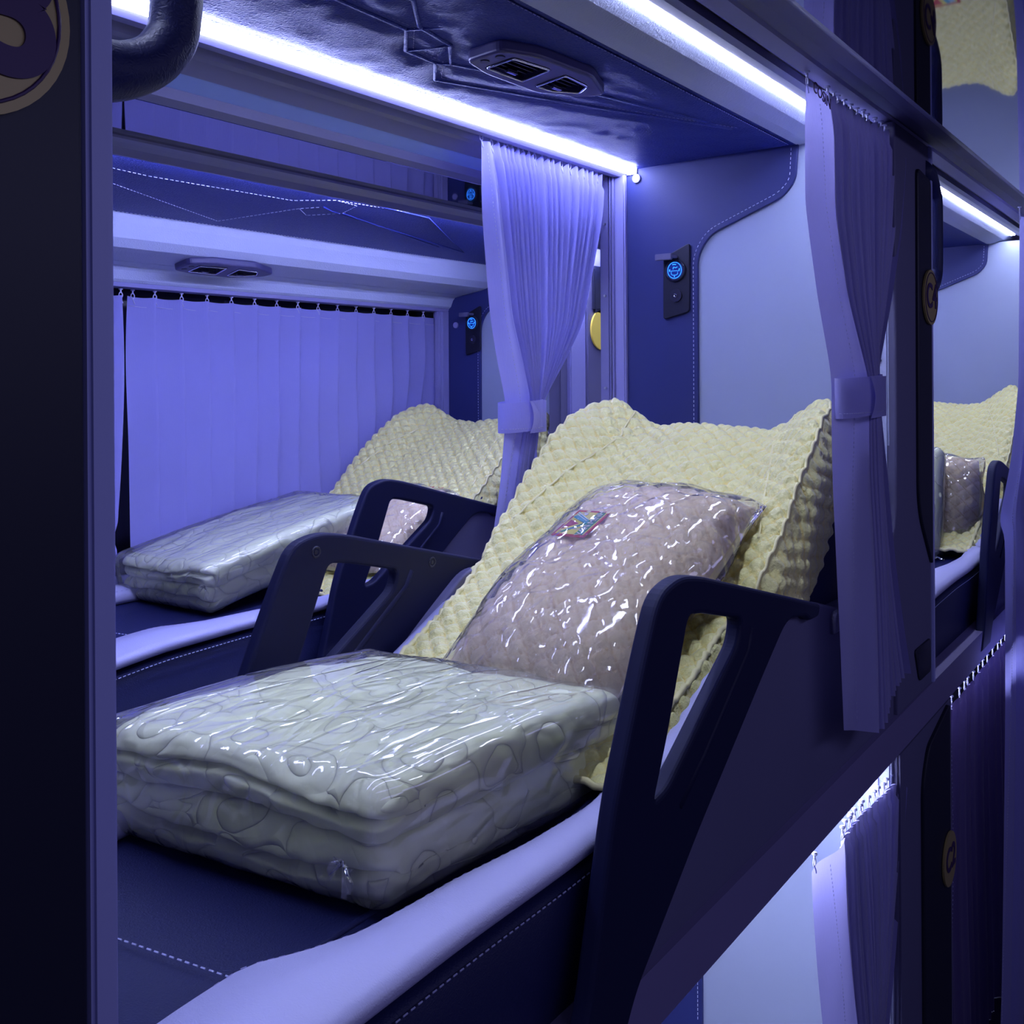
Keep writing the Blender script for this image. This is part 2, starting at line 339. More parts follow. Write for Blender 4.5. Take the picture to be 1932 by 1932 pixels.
# ================================================================== bulkhead panels
def bulkhead(off, label, zl=None):
    ox, oy, oz = off; x = XP+ox
    e = empty('berth_partition', (x, .715+oy, -.56+oz), label, 'partition')
    MB().box(x+.004, x+.03, .478+oy, .957+oy, -.60+oz, .41+oz).o('white_panel', M['wall'], e)
    tb = rpoly([(.957, .41), (.617, .41, 0), (.622, .343, .02), (.645, .316, .02), (.784, .262, .05), (.809, .225, .05), (.811, -.60, 0), (.957, -.60, 0)], .001)
    plate('navy_panel', [(y+oy, z+oz) for y, z in tb], [], 'YZ', x+.001, .008, .0015, M['navy_smooth'], e)
    line = rpoly([(.629, .40, 0), (.632, .345, .02), (.652, .325, .02), (.790, .270, .05), (.817, .228, .05), (.818, -.15, 0), (.83, -.15, 0), (.83, .41, 0)], .001)
    i = max(k for k, p in enumerate(line) if p[1] <= -.149 and p[0] < .82)
    stitch('stitching', [(x-.0035, y+oy, z+oz) for y, z in line[:i+1]], e)
    return e
bulkhead((0, 0, 0), 'pale blue partition with navy stitched corner panel behind the near quilted berth')
bulkhead((PITCH, 0, 0), 'pale partition with small navy corner seen beyond the C4 pillar')
bw = bulkhead((.57, .945, -.07), 'partition at the head of the window berth, partly behind the tied curtain')
bl = bulkhead((0, 0, -1.05), 'brightly lit partition of the lower berth under the diagonal rail')
def button(x, y, z, label, group=None):
    o = MB().cyl((x-.005, y, z), (1, 0, 0), .0085, .004, 24).o('snap_button', M['lilac']); return tag(o, label, 'button')
button(XP, .934, .383, 'round lilac cap on navy panel just below end of the bright strip')
button(2.29, 1.842, .156, 'round lilac cap on navy panel left of the far charging socket')

def charger(off, label):
    ox, oy, oz = off; x = XP+ox
    e = empty('charging_panel', (x-.004, .849+oy, .17+oz), label, 'socket panel')
    pl = rpoly([(.822, .250), (.876, .226), (.877, .109), (.823, .122)], .007)
    plate('backplate', [(y+oy, z+oz) for y, z in pl], [], 'YZ', x-.0065, .006, .0015, M['dark_inset'], e)
    c = Vector((x-.012, .850+oy, .200+oz))
    r = MB(); r.tube([c+Vector((0, .0185*math.cos(a), .0185*math.sin(a))) for a in np.linspace(0, 2*PI, 33)], .003, 8, False)
    us = r.o('usb_socket', M['blk'], e)
    MB().cyl(c+Vector((.001, 0, 0)), (1, 0, 0), .0165, .006).o('socket_face', M['usbd'], us)
    r = MB(); r.tube([c+Vector((-.0025, .0140*math.cos(a), .0150*math.sin(a))) for a in np.linspace(0, 2*PI, 33)], .0006, 6, False)
    f = lambda y, z: c+Vector((-.003, y, z))
    r.tube([f(.0065, -.001), f(.0065, -.007), f(.004, -.009), f(-.004, -.009), f(-.0065, -.007), f(-.0065, -.001), f(.0065, -.001)], .0005, 5)
    r.tube([f(.010, -.002), f(.010, .002)], .0011, 5); r.tube([f(-.009, -.002), f(-.0105, .003)], .0009, 5)
    r.tube([f(.003, .002), f(.002, .006), f(-.003, .0045), f(-.006, .006)], .0007, 5); r.tube([f(.004, .0105), f(.001, .011), f(-.003, .0105)], .0009, 5)
    r.tube([f(0, -.010), f(0, -.0128)], .0008, 5)
    r.o('glowing_icons', M['usb'], us)
    c2 = Vector((x-.010, .849+oy, .153+oz))
    j = MB().cyl(c2, (1, 0, 0), .0120, .006, 28, .002).o('audio_jack', M['blk'], e)
    r = MB(); r.tube([c2+Vector((-.004, .0027*math.cos(a), .0027*math.sin(a))) for a in np.linspace(0, 2*PI, 17)], .0010, 6, False)
    r.o('metal_ring', M['chrome'], j)
    h = MB(); h.box(x-.034, x-.008, .846+oy, .878+oy, .2225+oz, .2285+oz, .001); h.box(x-.036, x-.030, .846+oy, .880+oy, .218+oz, .2300+oz, .001)
    h.o('coat_hook', M['purple'], e)
    return e
charger((0, 0, 0), 'black charging panel with glowing blue socket on navy panel behind the near berth')
charger((.567, .924, -.041), 'small charging panel with blue glow beside the far window berth')

# ================================================================== posts beside the bulkheads
def post(x, y, w, z0, z1, label, scr=True, dir=1):
    e = empty('door_post', (x, y, z0), label, 'post')
    MB().box(x, x+.03, y, y+w*.42, z0, z1, .003).o('flange', M['lilac'], e)
    p = MB()
    p.box(x-.004, x+.03, y+w*.42, y+w*.48, z0, z1, .001); p.box(x-.006, x+.03, y+w*.52, y+w*.56, z0, z1, .001)
    p.o('ridge', M['lilac'], e)
    MB().box(x-.002, x+.03, y+w*.56, y+w, z0, z1, .004).o('flange', M['lilac'], e)
    if scr:
        for z in (.30, .16, -.02):
            s = MB().cyl((x-.005, y+w*.75, z), (1, 0, 0), .0024, .004, 12).o('screw', M['alu'], e)
    return e
post(XP-.012, .957, .056, -.6, .395, 'lilac ridged metal post between the near berth and the tied curtain')
# near-side light post with a screw
def light_post(x, z0, z1, scr, label):
    e = empty('door_post', (x, .47, z0), label, 'post')
    MB().box(x, x+.03, .466, .492, z0, z1, .003).o('upright', M['cove'], e)
    MB().box(x-.003, x, .486, .489, z0, z1).o('ridge', M['lilac'], e)
    for z in scr: MB().cyl((x-.002, .479, z), (1, 0, 0), .0026, .004, 12).o('screw', M['blk'], e)
    return e
light_post(XP-.006, -.30, .41, (.026, -.135), 'pale narrow post with two dark screws behind the right hand curtain')
light_post(XP-.006, -1.45, -.63, (-.96,), 'pale narrow post beside the lower curtain')
# window berth frame upright and aisle-side posts of the window row
tr = MB().extr([(1.866, 0), (1.872, 0)], 0, 1, False) if False else MB()
tr.box(2.255, 2.288, 1.868, 1.905, -.45, .20, .004); tr.box(2.243, 2.256, 1.875, 1.888, -.45, .20, .002)
e = empty('window_upright', (2.26, 1.885, -.45), 'lilac upright at the right end of the pleated window curtain', 'post')
tr.o('upright', M['lilac'], e)
lt = MB(); lt.box(2.232, 2.246, 1.866, 1.880, -.028, .0, .002); lt.box(2.232, 2.246, 1.866, 1.880, -.075, -.055, .002); lt.box(2.236, 2.24, 1.868, 1.874, -.08, .0)
lt.o('latch', M['lilac'], e)

e = empty('numbered_pillar', (2.22, 1.38, -.62), 'pillar with yellow disc glimpsed between tied curtain and ridged post', 'pillar')
MB().box(2.105, 2.140, 1.365, 1.40, -.62, .34, .003).o('flange', M['purple'], e)
MB().box(2.140, 2.212, 1.355, 1.40, -.62, .34, .003).o('upright', M['lilac'], e)
MB().box(2.212, 2.36, 1.35, 1.40, -.62, .34, .003).o('dark_insert', M['purple'], e)
gh = MB(); gh.box(2.235, 2.31, 1.343, 1.352, .17, .29, .008); gh.o('grip_recess', M['dark_inset'], e)
MB().cyl((2.275, 1.347, .125), (0, 1, 0), .052, .006, 40, .002).o('number_disc', M['yellow'], e)
MB().cyl((2.107, 1.366, .06), (0, 1, 0), .002, .006, 8).o('screw', M['blk'], e)

# ================================================================== numbered aisle pillars with grab handle
def pillar(ox, label, dc, txt):
    e = empty('numbered_pillar', (1.83+ox, .47, -.62), label, 'pillar')
    body = [(1.718, .42, 0), (1.718, -.10, .05), (1.712, -.23, .03), (1.66, -.318, .03), (1.56, -.335, .02), (1.40, -.330, .02), (1.40, -.36, 0), (1.718, -.36, 0), (1.718, -.562, 0), (1.941, -.562, 0), (1.941, .42, 0)]
    if ox < 0: body = [(1.718, .42, 0), (1.718, -.9, 0), (1.941, -.9, 0), (1.941, .42, 0)]
    plate('moulding', [(x+ox, z) for x, z in rpoly(body, .02)], [], 'XZ', .474, .04, .004, M['purple'], e)
    if ox < 0: ins = [(1.60, .42, 0), (1.60, -.9, 0), (1.938, -.9, 0), (1.938, .42, 0)]
    else: ins = [(1.845, .365, .015), (1.84, -.235, .05), (1.936, -.345, .01), (1.938, .355, .015)]
    plate('dark_insert', [(x+ox, z) for x, z in rpoly(ins, .01)], [], 'XZ', .4525, .008, .0025, M['dark_inset'], e)
    MB().box(1.9415+ox, 1.956+ox, .4505, .498, -.9 if ox < 0 else -.562, .42, .002).o('edge_strip', M['strip'], e)
    if ox >= 0:
        rc = rpoly([(1.815, -.475), (1.925, -.475), (1.925, -.535), (1.845, -.535)], .012)
        plate('recess', [(x+ox, z) for x, z in rc], [], 'XZ', .453, .004, .001, M['dark_inset'], e)
    x0 = 1.950+ox
    hy = .462 if ox >= 0 else .490
    path = [(x0-.03, hy, .374), (x0+.02, hy, .368), (x0+.055, hy, .350), (x0+.071, hy, .32), (x0+.071, hy, .215), (x0+.062, hy, .186), (x0+.040, hy, .170), (x0+.01, hy, .164), (x0-.03, hy, .160)]
    P = [Vector(p) for p in path]; Q = []
    for i in range(len(P)-1):
        for k in range(5):
            t = k/5; a = P[max(i-1, 0)]; b = P[i]; c = P[i+1]; d = P[min(i+2, len(P)-1)]
            Q.append(.5*((2*b)+(-a+c)*t+(2*a-5*b+4*c-d)*t*t+(-a+3*b-3*c+d)*t**3))
    Q.append(P[-1])
    rr = [.0145+.004*sstep(.21, .17, q.z) if False else .0145+.004*(1-sstep(x0, x0+.06, q.x)) for q in Q]
    h = MB().tube(Q, rr, 16).o('grab_handle', M['navy'], e, True)
    d = MB().cyl((dc[0], .446, dc[1]), (0, 1, 0), .0495, .005, 48, .0015).o('number_disc', M['gold'], e)
    r = MB(); r.tube([(dc[0]+.044*math.cos(a), .4430, dc[1]+.044*math.sin(a)) for a in np.linspace(0, 2*PI, 49)], .0009, 6, False)
    r.o('ring', M['plum'], d)
    text_mesh('lettering', txt, .062 if ox >= 0 else .085, (dc[0]-(0 if ox >= 0 else .006), .4430, dc[1]), (1, 0, 0), (0, 0, 1), M['plum'], d, .0008, .001 if ox >= 0 else .003)
    return e
pillar(0, 'purple pillar with gold C4 disc and black grab handle beside the right hand curtain', (1.912, .141), 'C4')
pillar(-1.665, 'dark blurred pillar at the left edge with partly cut off gold disc', (.214, .165), 'C3')
# lower pillar
e = empty('numbered_pillar', (1.92, .47, -1.45), 'lower dark pillar with dim gold disc under the diagonal rail', 'pillar')
MB().box(1.725, 2.10, .455, .495, -1.45, -.625, .004).o('moulding', M['purple'], e)
plate('dark_insert', rpoly([(1.90, -.665, .02), (2.06, -.63, .01), (2.06, -1.45, 0), (1.86, -1.45, 0), (1.86, -.72, .03)], .02), [], 'XZ', .4525, .008, .0025, M['dark_inset'], e)
d = MB().cyl((2.032, .446, -.916), (0, 1, 0), .05, .005, 48, .0015).o('number_disc', M['gold'], e)
text_mesh('lettering', 'C2', .062, (2.032, .4430, -.916), (1, 0, 0), (0, 0, 1), M['plum'], d, .0008, .001)

# ================================================================== the reclined sleeper seat
PROF = [(-.2, -.49), (.15, -.470), (.30, -.452), (.42, -.440), (.60, -.436), (.75, -.438), (.86, -.436), (.974, -.400), (1.178, -.306), (1.315, -.226), (1.42, -.166), (1.50, -.118), (1.565, -.084)]
_px = np.linspace(-.2, 1.60, 181); _pz = np.interp(_px, [p[0] for p in PROF], [p[1] for p in PROF])
for _ in range(10): _pz[1:-1] = (_pz[:-2]+2*_pz[1:-1]+_pz[2:])/4
def prof(x): return float(np.interp(x, _px, _pz))
def pnorm(x):
    d = (prof(x+.01)-prof(x-.01))/.02; L = math.hypot(1, d); return (-d/L, 1/L)
CY = .715
def loft(name, xs, sec, material, parent):
    G = [[(x+q[2] if len(q) > 2 else x, q[0], q[1]) for q in sec(x)] for x in xs]
    mb = MB().grid(G, closev=True); n = len(G[0]); k = len(mb.V)-n
    mb.F.append(tuple(range(n))); mb.F.append(tuple(k+i for i in reversed(range(n))))
    return mb.o(name, material, parent, True)
e = empty('sleeper_seat', (.85, CY, -.562), 'reclined navy and white leather seat of the near berth carrying the quilt and blanket', 'sleeper seat')
SEAT = e
def body(x):
    z = prof(x)-.022+.010*(1-sstep(.86, 1.0, x)); b = -.615; y0, y1 = .486, .944
    return [(y0, b), (y0, (b+z)/2), (y0-.003*(x < .9), z-.004), (y0+.006, z+.002), (y0+.03, z), (y0+.12, z-.004), (CY-.1, z-.006), (CY+.1, z-.006), (y1-.12, z-.004), (y1-.03, z), (y1-.006, z+.002), (y1+.003*(x < .9), z-.004), (y1, (b+z)/2), (y1, b)]
loft('seat_cushion', list(np.linspace(.10, .93, 40)), body, M['navy'], e)
def bodyb(x):
    q = body(x); f = sstep(1.45, 1.60, x); return [(y, (b if b < -.3 else b-f*.02)) for y, b in q]
loft('backrest', list(np.linspace(.935, 1.585, 30)), bodyb, M['navy'], e)
BI = [(.10, .585), (.40, .590), (.478, .590), (.515, .568), (.557, .551), (.61, .545), (.66, .543), (.75, .532), (.85, .525), (1.6, .525)]
for side in (0, 1):
    def bsec(x, side=side):
        yi = interp(x, BI); yo = .4785; z = prof(x)+.011-.020*sstep(.86, 1.0, x)-.035*sstep(1.14, 1.24, x)
        L = [(yi, z-.014), (yi, z-.004), (yi-.006, z+.004), ((yi+yo)/2, z+.009), (yo+.012, z+.008), (yo+.003, z+.003), (yo, z-.003), (yo+.003, z-.009), (yo+.012, z-.014), (yi-.006, z-.022)]
        return L if side == 0 else [(2*CY-y, q) for y, q in reversed(L)]
    xs = list(np.linspace(.10, .92, 50)); xs2 = list(np.linspace(.945, 1.58, 30))
    mm = lambda y: y if side == 0 else 2*CY-y
    loft('bolster', xs, bsec, M['white_leather'], e); loft('back_bolster', xs2, bsec, M['white_leather'], e)
    stitch('stitching', [(x, mm(.4800), prof(x)-.013) for x in np.linspace(.30, .92, 40)], e)
    stitch('stitching', [(x, mm(.4825), prof(x)-.056) for x in np.linspace(.95, 1.5, 30)], e)
    stitch('stitching', [(x, mm(interp(x, BI)-.006), prof(x)+.0150) for x in np.linspace(.45, .90, 40)], e, material=M['lilac'], r=.0004)
stitch('stitching', [(.477+.02*(.72-y)/.13, y, prof(.46)-.0125) for y in np.linspace(.90, .592, 20)], e, r=.0009)
# deck pleats of the cushion
pl = MB(); pl.tube([(x, interp(x, [(.47, .592), (.75, .60), (.9, .62)]), prof(x)-.0155) for x in np.linspace(.47, .9, 12)], .0035, 8); pl.o('seam_welt', M['navy'], e, True)
# arm rests: dark loop frame with slot, purple side panel
ARM = [(.700, -.60, 0), (.731, -.545, .02), (.781, -.375, .03), (.838, -.258, .03), (.866, -.208, .035), (.912, -.198, .02), (.960, -.206, .02), (1.325, -.302, .008), (1.318, -.318, .006), (1.283, -.317, .01), (1.268, -.308, .01), (1.205, -.298, .03), (1.135, -.342, .03), (.950, -.465, .02), (.815, -.565, .02), (.79, -.60, 0)]
SLOT = [(.929, -.240, .012), (.966, -.246, .005), (1.062, -.270, .012), (1.052, -.296, .02), (.880, -.398, .01), (.852, -.402, .008), (.880, -.350, .02)]
PANEL = [(.78, -.598, 0), (.80, -.575, .01), (.95, -.455, .02), (1.135, -.332, .03), (1.205, -.288, .03), (1.268, -.297, .01), (1.285, -.305, .01), (1.318, -.309, .006), (1.34, -.304, .01), (1.45, -.334, .03), (1.72, -.336, 0), (1.72, -.598, 0)]
for side in (0, 1):
    yc = .458 if side == 0 else 2*CY-.458
    a = plate('armrest', rpoly(ARM, .01), [rpoly(SLOT, .01)], 'XZ', yc, .019, .005, M['frame'], e)
    o_ = -1 if side == 0 else 1
    rib = MB(); rib.tube([(.905, yc-o_*.007, -.412), (.96, yc-o_*.007, -.378), (1.04, yc-o_*.007, -.322), (1.078, yc-o_*.007, -.296), (1.090, yc-o_*.007, -.275)], .0055, 8)
    rib.tube([(.905, yc+o_*.007, -.425), (.96, yc+o_*.007, -.392), (1.04, yc+o_*.007, -.336), (1.078, yc+o_*.007, -.310), (1.088, yc+o_*.007, -.285)], .0045, 8)
    rib.o('raised_rib', M['frame'], a, True)
    for (x, z) in ((.905, -.222), (1.135, -.270)):
        s_ = MB(); s_.tube([(x+.0065*math.cos(t), yc-o_*.0092, z+.0065*math.sin(t)) for t in np.linspace(0, 2*PI, 21)], .0016, 6, False); s_.cyl((x, yc-o_*.0092, z), (0, 1, 0), .003, .002, 10)
        s_.o('screw', M['blk'], a)
    plate('side_panel', rpoly(PANEL, .01), [], 'XZ', yc+(.0135 if side == 0 else -.0135), .02, .004, M['purple'], e)

# ================================================================== patch with logo text
def patch(name, o0, ax, ay, L, H, parent):
    """o0 = corner; ax = reading direction (length L); ay = up of the logo (height H)"""
    ax = Vector(ax).normalized(); ay = Vector(ay).normalized(); az = ax.cross(ay); o0 = Vector(o0)
    def P(u, v, h): return o0+ax*(u*L)+ay*(v*H)+az*h
    def poly(pts, h, t=.0006): n = len(pts); return [P(u, v, h) for u, v in pts]+[P(u, v, h-t) for u, v in pts], [tuple(range(n)), tuple(range(2*n-1, n-1, -1))]+[(i, (i+1) % n, n+(i+1) % n, n+i) for i in range(n)]
    base = MB(); base.add(*poly([(-.06, -.06), (1.06, -.06), (1.06, 1.06), (-.06, 1.06)], .0012, .0012)); b = base.o(name, M['red'], parent)
    q = MB(); q.add(*poly([(.02, .02), (.98, .02), (.98, .98), (.02, .98)], .0016)); q.o('yellow_field', M['pyel'], b)
    q = MB(); q.add(*poly([(.02, .05), (.98, .05), (.98, .31), (.02, .31)], .0020)); q.add(*poly([(.04, .80), (.10, .86), (.50, .40), (.46, .31)], .0020)); q.o('green_band', M['pgreen'], b)
    q = MB(); q.add(*poly([(.46, .31), (.62, .31), (.97, .95), (.72, .95)], .0022)); q.o('teal_stroke', M['pteal'], b)
    q = MB(); q.add(*poly([(.20, .93), (.60, .93), (.47, .56)], .0022)); q.o('red_triangle', M['red'], b)
    q = MB(); q.add(*poly([(.58, .38), (.60, .38), (.86, .93), (.84, .93)], .0026)); q.add(*poly([(.64, .38), (.66, .38), (.93, .93), (.91, .93)], .0026))
    q.add(*poly([(.80, .60), (.90, .56), (.95, .74), (.86, .70)], .0026)); q.o('white_lines', M['pwhite'], b)
    text_mesh('lettering', 'VAN MINH', H*.27, P(.5, .175, .0024), ax, ay, M['pwhite'], b, .0003, .0)
    return b

def seam_shade_attr(o, vals):
    a = o.data.attributes.new('seam', 'FLOAT', 'POINT'); a.data.foreach_set('value', np.array(vals, dtype=np.float32)); return o
# ================================================================== quilted cover draped over the backrest
def quilt_h(a, b, p, A):
    s1 = abs(math.sin(PI*(a+b)/p)); s2 = abs(math.sin(PI*(a-b)/p)); return A*(s1*s2)**.5
def quilt_seam_shade(a, b, p):
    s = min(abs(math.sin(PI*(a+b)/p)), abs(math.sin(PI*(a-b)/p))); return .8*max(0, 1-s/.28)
WH = [(.86, .208), (1.0, .208), (1.15, .214), (1.22, .222), (1.30, .229), (1.45, .229), (1.53, .222), (1.57, .200)]
WR = [(.8, 0), (1.20, 0), (1.29, .018), (1.386, .042), (1.50, .056), (1.56, .046)]
def make_cover(off, seed, label, horn=1.0, patch_on=True):
    ox, oy, oz = off
    e = empty('quilted_seat_cover', (1.2+ox, CY+oy, prof(1.2)+oz), label, 'seat cover')
    xs = np.linspace(.885, 1.572, 205); nw = 26; nf = 130; nt = 16
    G = []; SV = []; arc = 0; px, pz = xs[0], prof(xs[0])
    rows = [(x, 0) for x in xs]+[(xs[-1], k/nt) for k in range(1, nt+1)]
    for (x, tb) in rows:
        z = prof(x); arc += math.hypot(x-px, z-pz)+(.07/nt if tb else 0); px, pz = x, z
        nx, nz = pnorm(min(x, 1.55)); hw = interp(x, WH)-.010*tb; R = interp(x, WR)*horn
        wrapL = .095*sstep(1.215, 1.25, x)+.010
        row = []
        for k in range(-nw, nf+nw+1):
            if 0 <= k <= nf: u = -1+2*k/nf; s = 0
            elif k < 0: u = -1; s = -k/nw
            else: u = 1; s = (k-nf)/nw
            y = CY+u*hw
            rise = R*sstep(.45, 1.0, abs(u))+ .012*math.sin(5*u+seed)*sstep(1.0, 1.4, x)*.4
            dn = .006+rise
            # corner rounding
            rc = .016
            edge = max(0, (abs(u)*hw-(hw-rc))/rc) if s == 0 else 1
            dn -= rc*(1-math.sqrt(max(0, 1-edge*edge)))*.8
            back = s*wrapL
            yy = y+(math.copysign(.010*math.sin(min(1, s*3)*PI/2)+.003*math.sin(s*9+x*40+seed), u) if s > 0 else 0)
            # wrap over the top: dip in the middle
            tdx = tb*.060; tdz = -tb*tb*.055
            hornx = .022*(abs(u)**4)*sstep(1.50, 1.572, x)*horn
            mid = -.006*sstep(1.45, 1.572, x)*(1-u*u)
            a_ = y-CY+(s*wrapL if u > 0 else -s*wrapL)
            SV.append(quilt_seam_shade(a_, arc, .030)); q = quilt_h(a_, arc, .030, .0085)*(1 if s < 1 else .3)
            wr = .004*noise3((x+ox, yy, 0), 16, seed)+.0025*noise3((x+ox, yy, 1), 42, seed)
            dn += q*(1 if s == 0 else .0)+wr+mid
            out = (q if s > 0 else 0)
            X = x+nx*dn-nx*back+tdx+hornx; Z = z+nz*dn-nz*back+tdz
            if s > 0: yy += math.copysign(out+wr, u)
            row.append((X+ox, yy+oy, Z+oz))
        G.append(row)
    seam_shade_attr(MB().grid(G).o('quilting', M['quilt'], e, True), SV)
    nn = len(G[0])
    for pth, rr_ in (([G[i][nw+3] for i in range(100, 0, -2)]+[G[1][k] for k in range(nw+3, nn-nw-3, 3)]+[G[i][nn-nw-4] for i in range(0, 100, 2)], .004), ([G[i][nn-nw-2] for i in range(100, 205, 2)], .0022), ([G[i][nw+1] for i in range(100, 205, 2)], .0022)):
        MB().tube(pth, rr_, 7).o('piping', M['pipe'], e, True)
    for sg in (0, 1):
        sm = MB(); cpt = [(204, 18 if sg == 0 else nf-18), (185, 26 if sg == 0 else nf-26), (150, 16 if sg == 0 else nf-16), (120, 8 if sg == 0 else nf-8)]
        pth = [Vector(G[int(round(np.interp(t, range(4), [c[0] for c in cpt])))][nw+int(round(np.interp(t, range(4), [c[1] for c in cpt])))]) for t in np.linspace(0, 3, 70)]
        for _ in range(8): pth = [pth[0]]+[(pth[k-1]+pth[k]*2+pth[k+1])/4 for k in range(1, len(pth)-1)]+[pth[-1]]
        sm.tube(pth, .0020, 6)
        sm.o('seam', M['pipe'], e, True)
    if patch_on:
        x = 1.228; nx, nz = pnorm(x); t = Vector((nz, 0, -nx)); c = Vector((x+nx*.012+ox, CY+.028+oy, prof(x)+nz*.012+oz))
        c = Vector((x+ox, CY+oy, prof(x)+oz))+Vector((nx, 0, nz))*.0135+Vector((0, -.012, 0))
        patch('logo_patch', c, (0, -1, 0), t, .095, .064, e)
    return e
make_cover((0, 0, 0), 1, 'cream quilted satin cover draped over the backrest of the near berth', patch_on=False)

# ================================================================== pillow in plastic
def make_pillow(c, ax, ay, L, W, T, label, seed=3, logo=True, ruf=1.0, crinkle=True):
    """c centre, ax long direction (up the slope), ay lateral, normal = ax x ay"""
    ax = Vector(ax).normalized(); ay = Vector(ay).normalized(); az = ax.cross(ay); c = Vector(c)
    e = empty('bagged_pillow', c-az*T*.5, label, 'pillow')
    def shape(u, v):  # u,v in [-1,1] -> half thickness
        return max(0, (1-abs(u)**3.2))**.55*max(0, (1-abs(v)**3.2))**.55
    def plan(u, v):
        k = 1-.055*(v*v)*(1 if True else 0); return u*L/2*(1-.05*(1-u*u)*0)*k, v*W/2*(1-.07*u*u)
    n = 110; m_ = 80
    mb = MB(); SV = []
    for sgn in (1, -1):
        G = []
        for i in range(n+1):
            u = math.sin((-1+2*i/n)*PI/2); row = []
            for j in range(m_+1):
                v = math.sin((-1+2*j/m_)*PI/2); a, b = plan(u, v); s = shape(u, v)
                h = s*T/2 + (quilt_h(a, b, .034, .0080)*min(1, s*3) if sgn > 0 else 0)
                h += .004*noise3((a, b, 0), 14, seed)*s*ruf
                row.append(c+ax*a+ay*b+az*(h if sgn > 0 else -h*.55)); SV.append(quilt_seam_shade(a, b, .034) if sgn > 0 else 0)
            G.append(row if sgn > 0 else row[::-1])
        mb.grid(G)
    seam_shade_attr(mb.o('cushion', M['pillow'], e, True), SV)
    bd = []
    for t in np.linspace(0, 2*PI, 160):
        q = max(abs(math.cos(t)), abs(math.sin(t))); r_ = (abs(math.cos(t))**6+abs(math.sin(t))**6)**(-1/6)
        u, v = math.cos(t)*r_, math.sin(t)*r_; a, b = plan(min(1, max(-1, u)), min(1, max(-1, v))); bd.append(c+ax*a+ay*b)
    MB().tube(bd, .0048, 8, False).o('piping', M['pipe'], e, True)
    if logo:
        def PS(a, b): return c+ax*a+ay*b
        h = T/2*.99+.0120; p = PS(.022, .035)+az*(h-.0015)
        patch('logo_patch', p-ay*.002, (ax-.10*az).normalized(), (ay-.05*az).normalized(), .062, .050, e)
    if crinkle:
        G = []; n = 150; m_ = 110
        for sgn in (1, -1):
            G = []
            for i in range(n+1):
                u = -1+2*i/n; row = []
                for j in range(m_+1):
                    v = -1+2*j/m_; a, b = plan(u, v); a = a*1.045+.004*math.sin(9*v+seed); b = b*1.075+.004*math.sin(7*u+seed)
                    s = max(0, (1-abs(u)**3.4))**.6*max(0, (1-abs(v)**3.4))**.6
                    wr = sum(w_*(1-abs(noise3((a, b, k), f_, seed+k)*2.2)) for k, (w_, f_) in enumerate(((.0022, 8), (.0008, 20), (.0002, 60))))
                    h = s*(T/2+.0160)+wr*(.25+.75*min(1, s*2))
                    row.append(c+ax*a+ay*b+az*(h if sgn > 0 else -h*.55-.001))
                G.append(row if sgn > 0 else row[::-1])
            if sgn > 0: GT = G
            else: GB = G
        mb = MB(); mb.grid(GT); mb.grid(GB)
        mb.o('plastic_bag', M['film'], e, True)
    return e
th = math.radians(28.5)
SL = Vector((math.cos(th), 0, math.sin(th)))
axp = (SL+Vector((0, -.085, 0))).normalized(); ayp = Vector((.085*.9, 1, .0)).normalized(); ayp = (ayp-axp*ayp.dot(axp)).normalized()
make_pillow((1.146, .672, -.272), axp, ayp, .415, .268, .095, 'beige quilted pillow in clear plastic with red bordered logo patch, on the near berth')

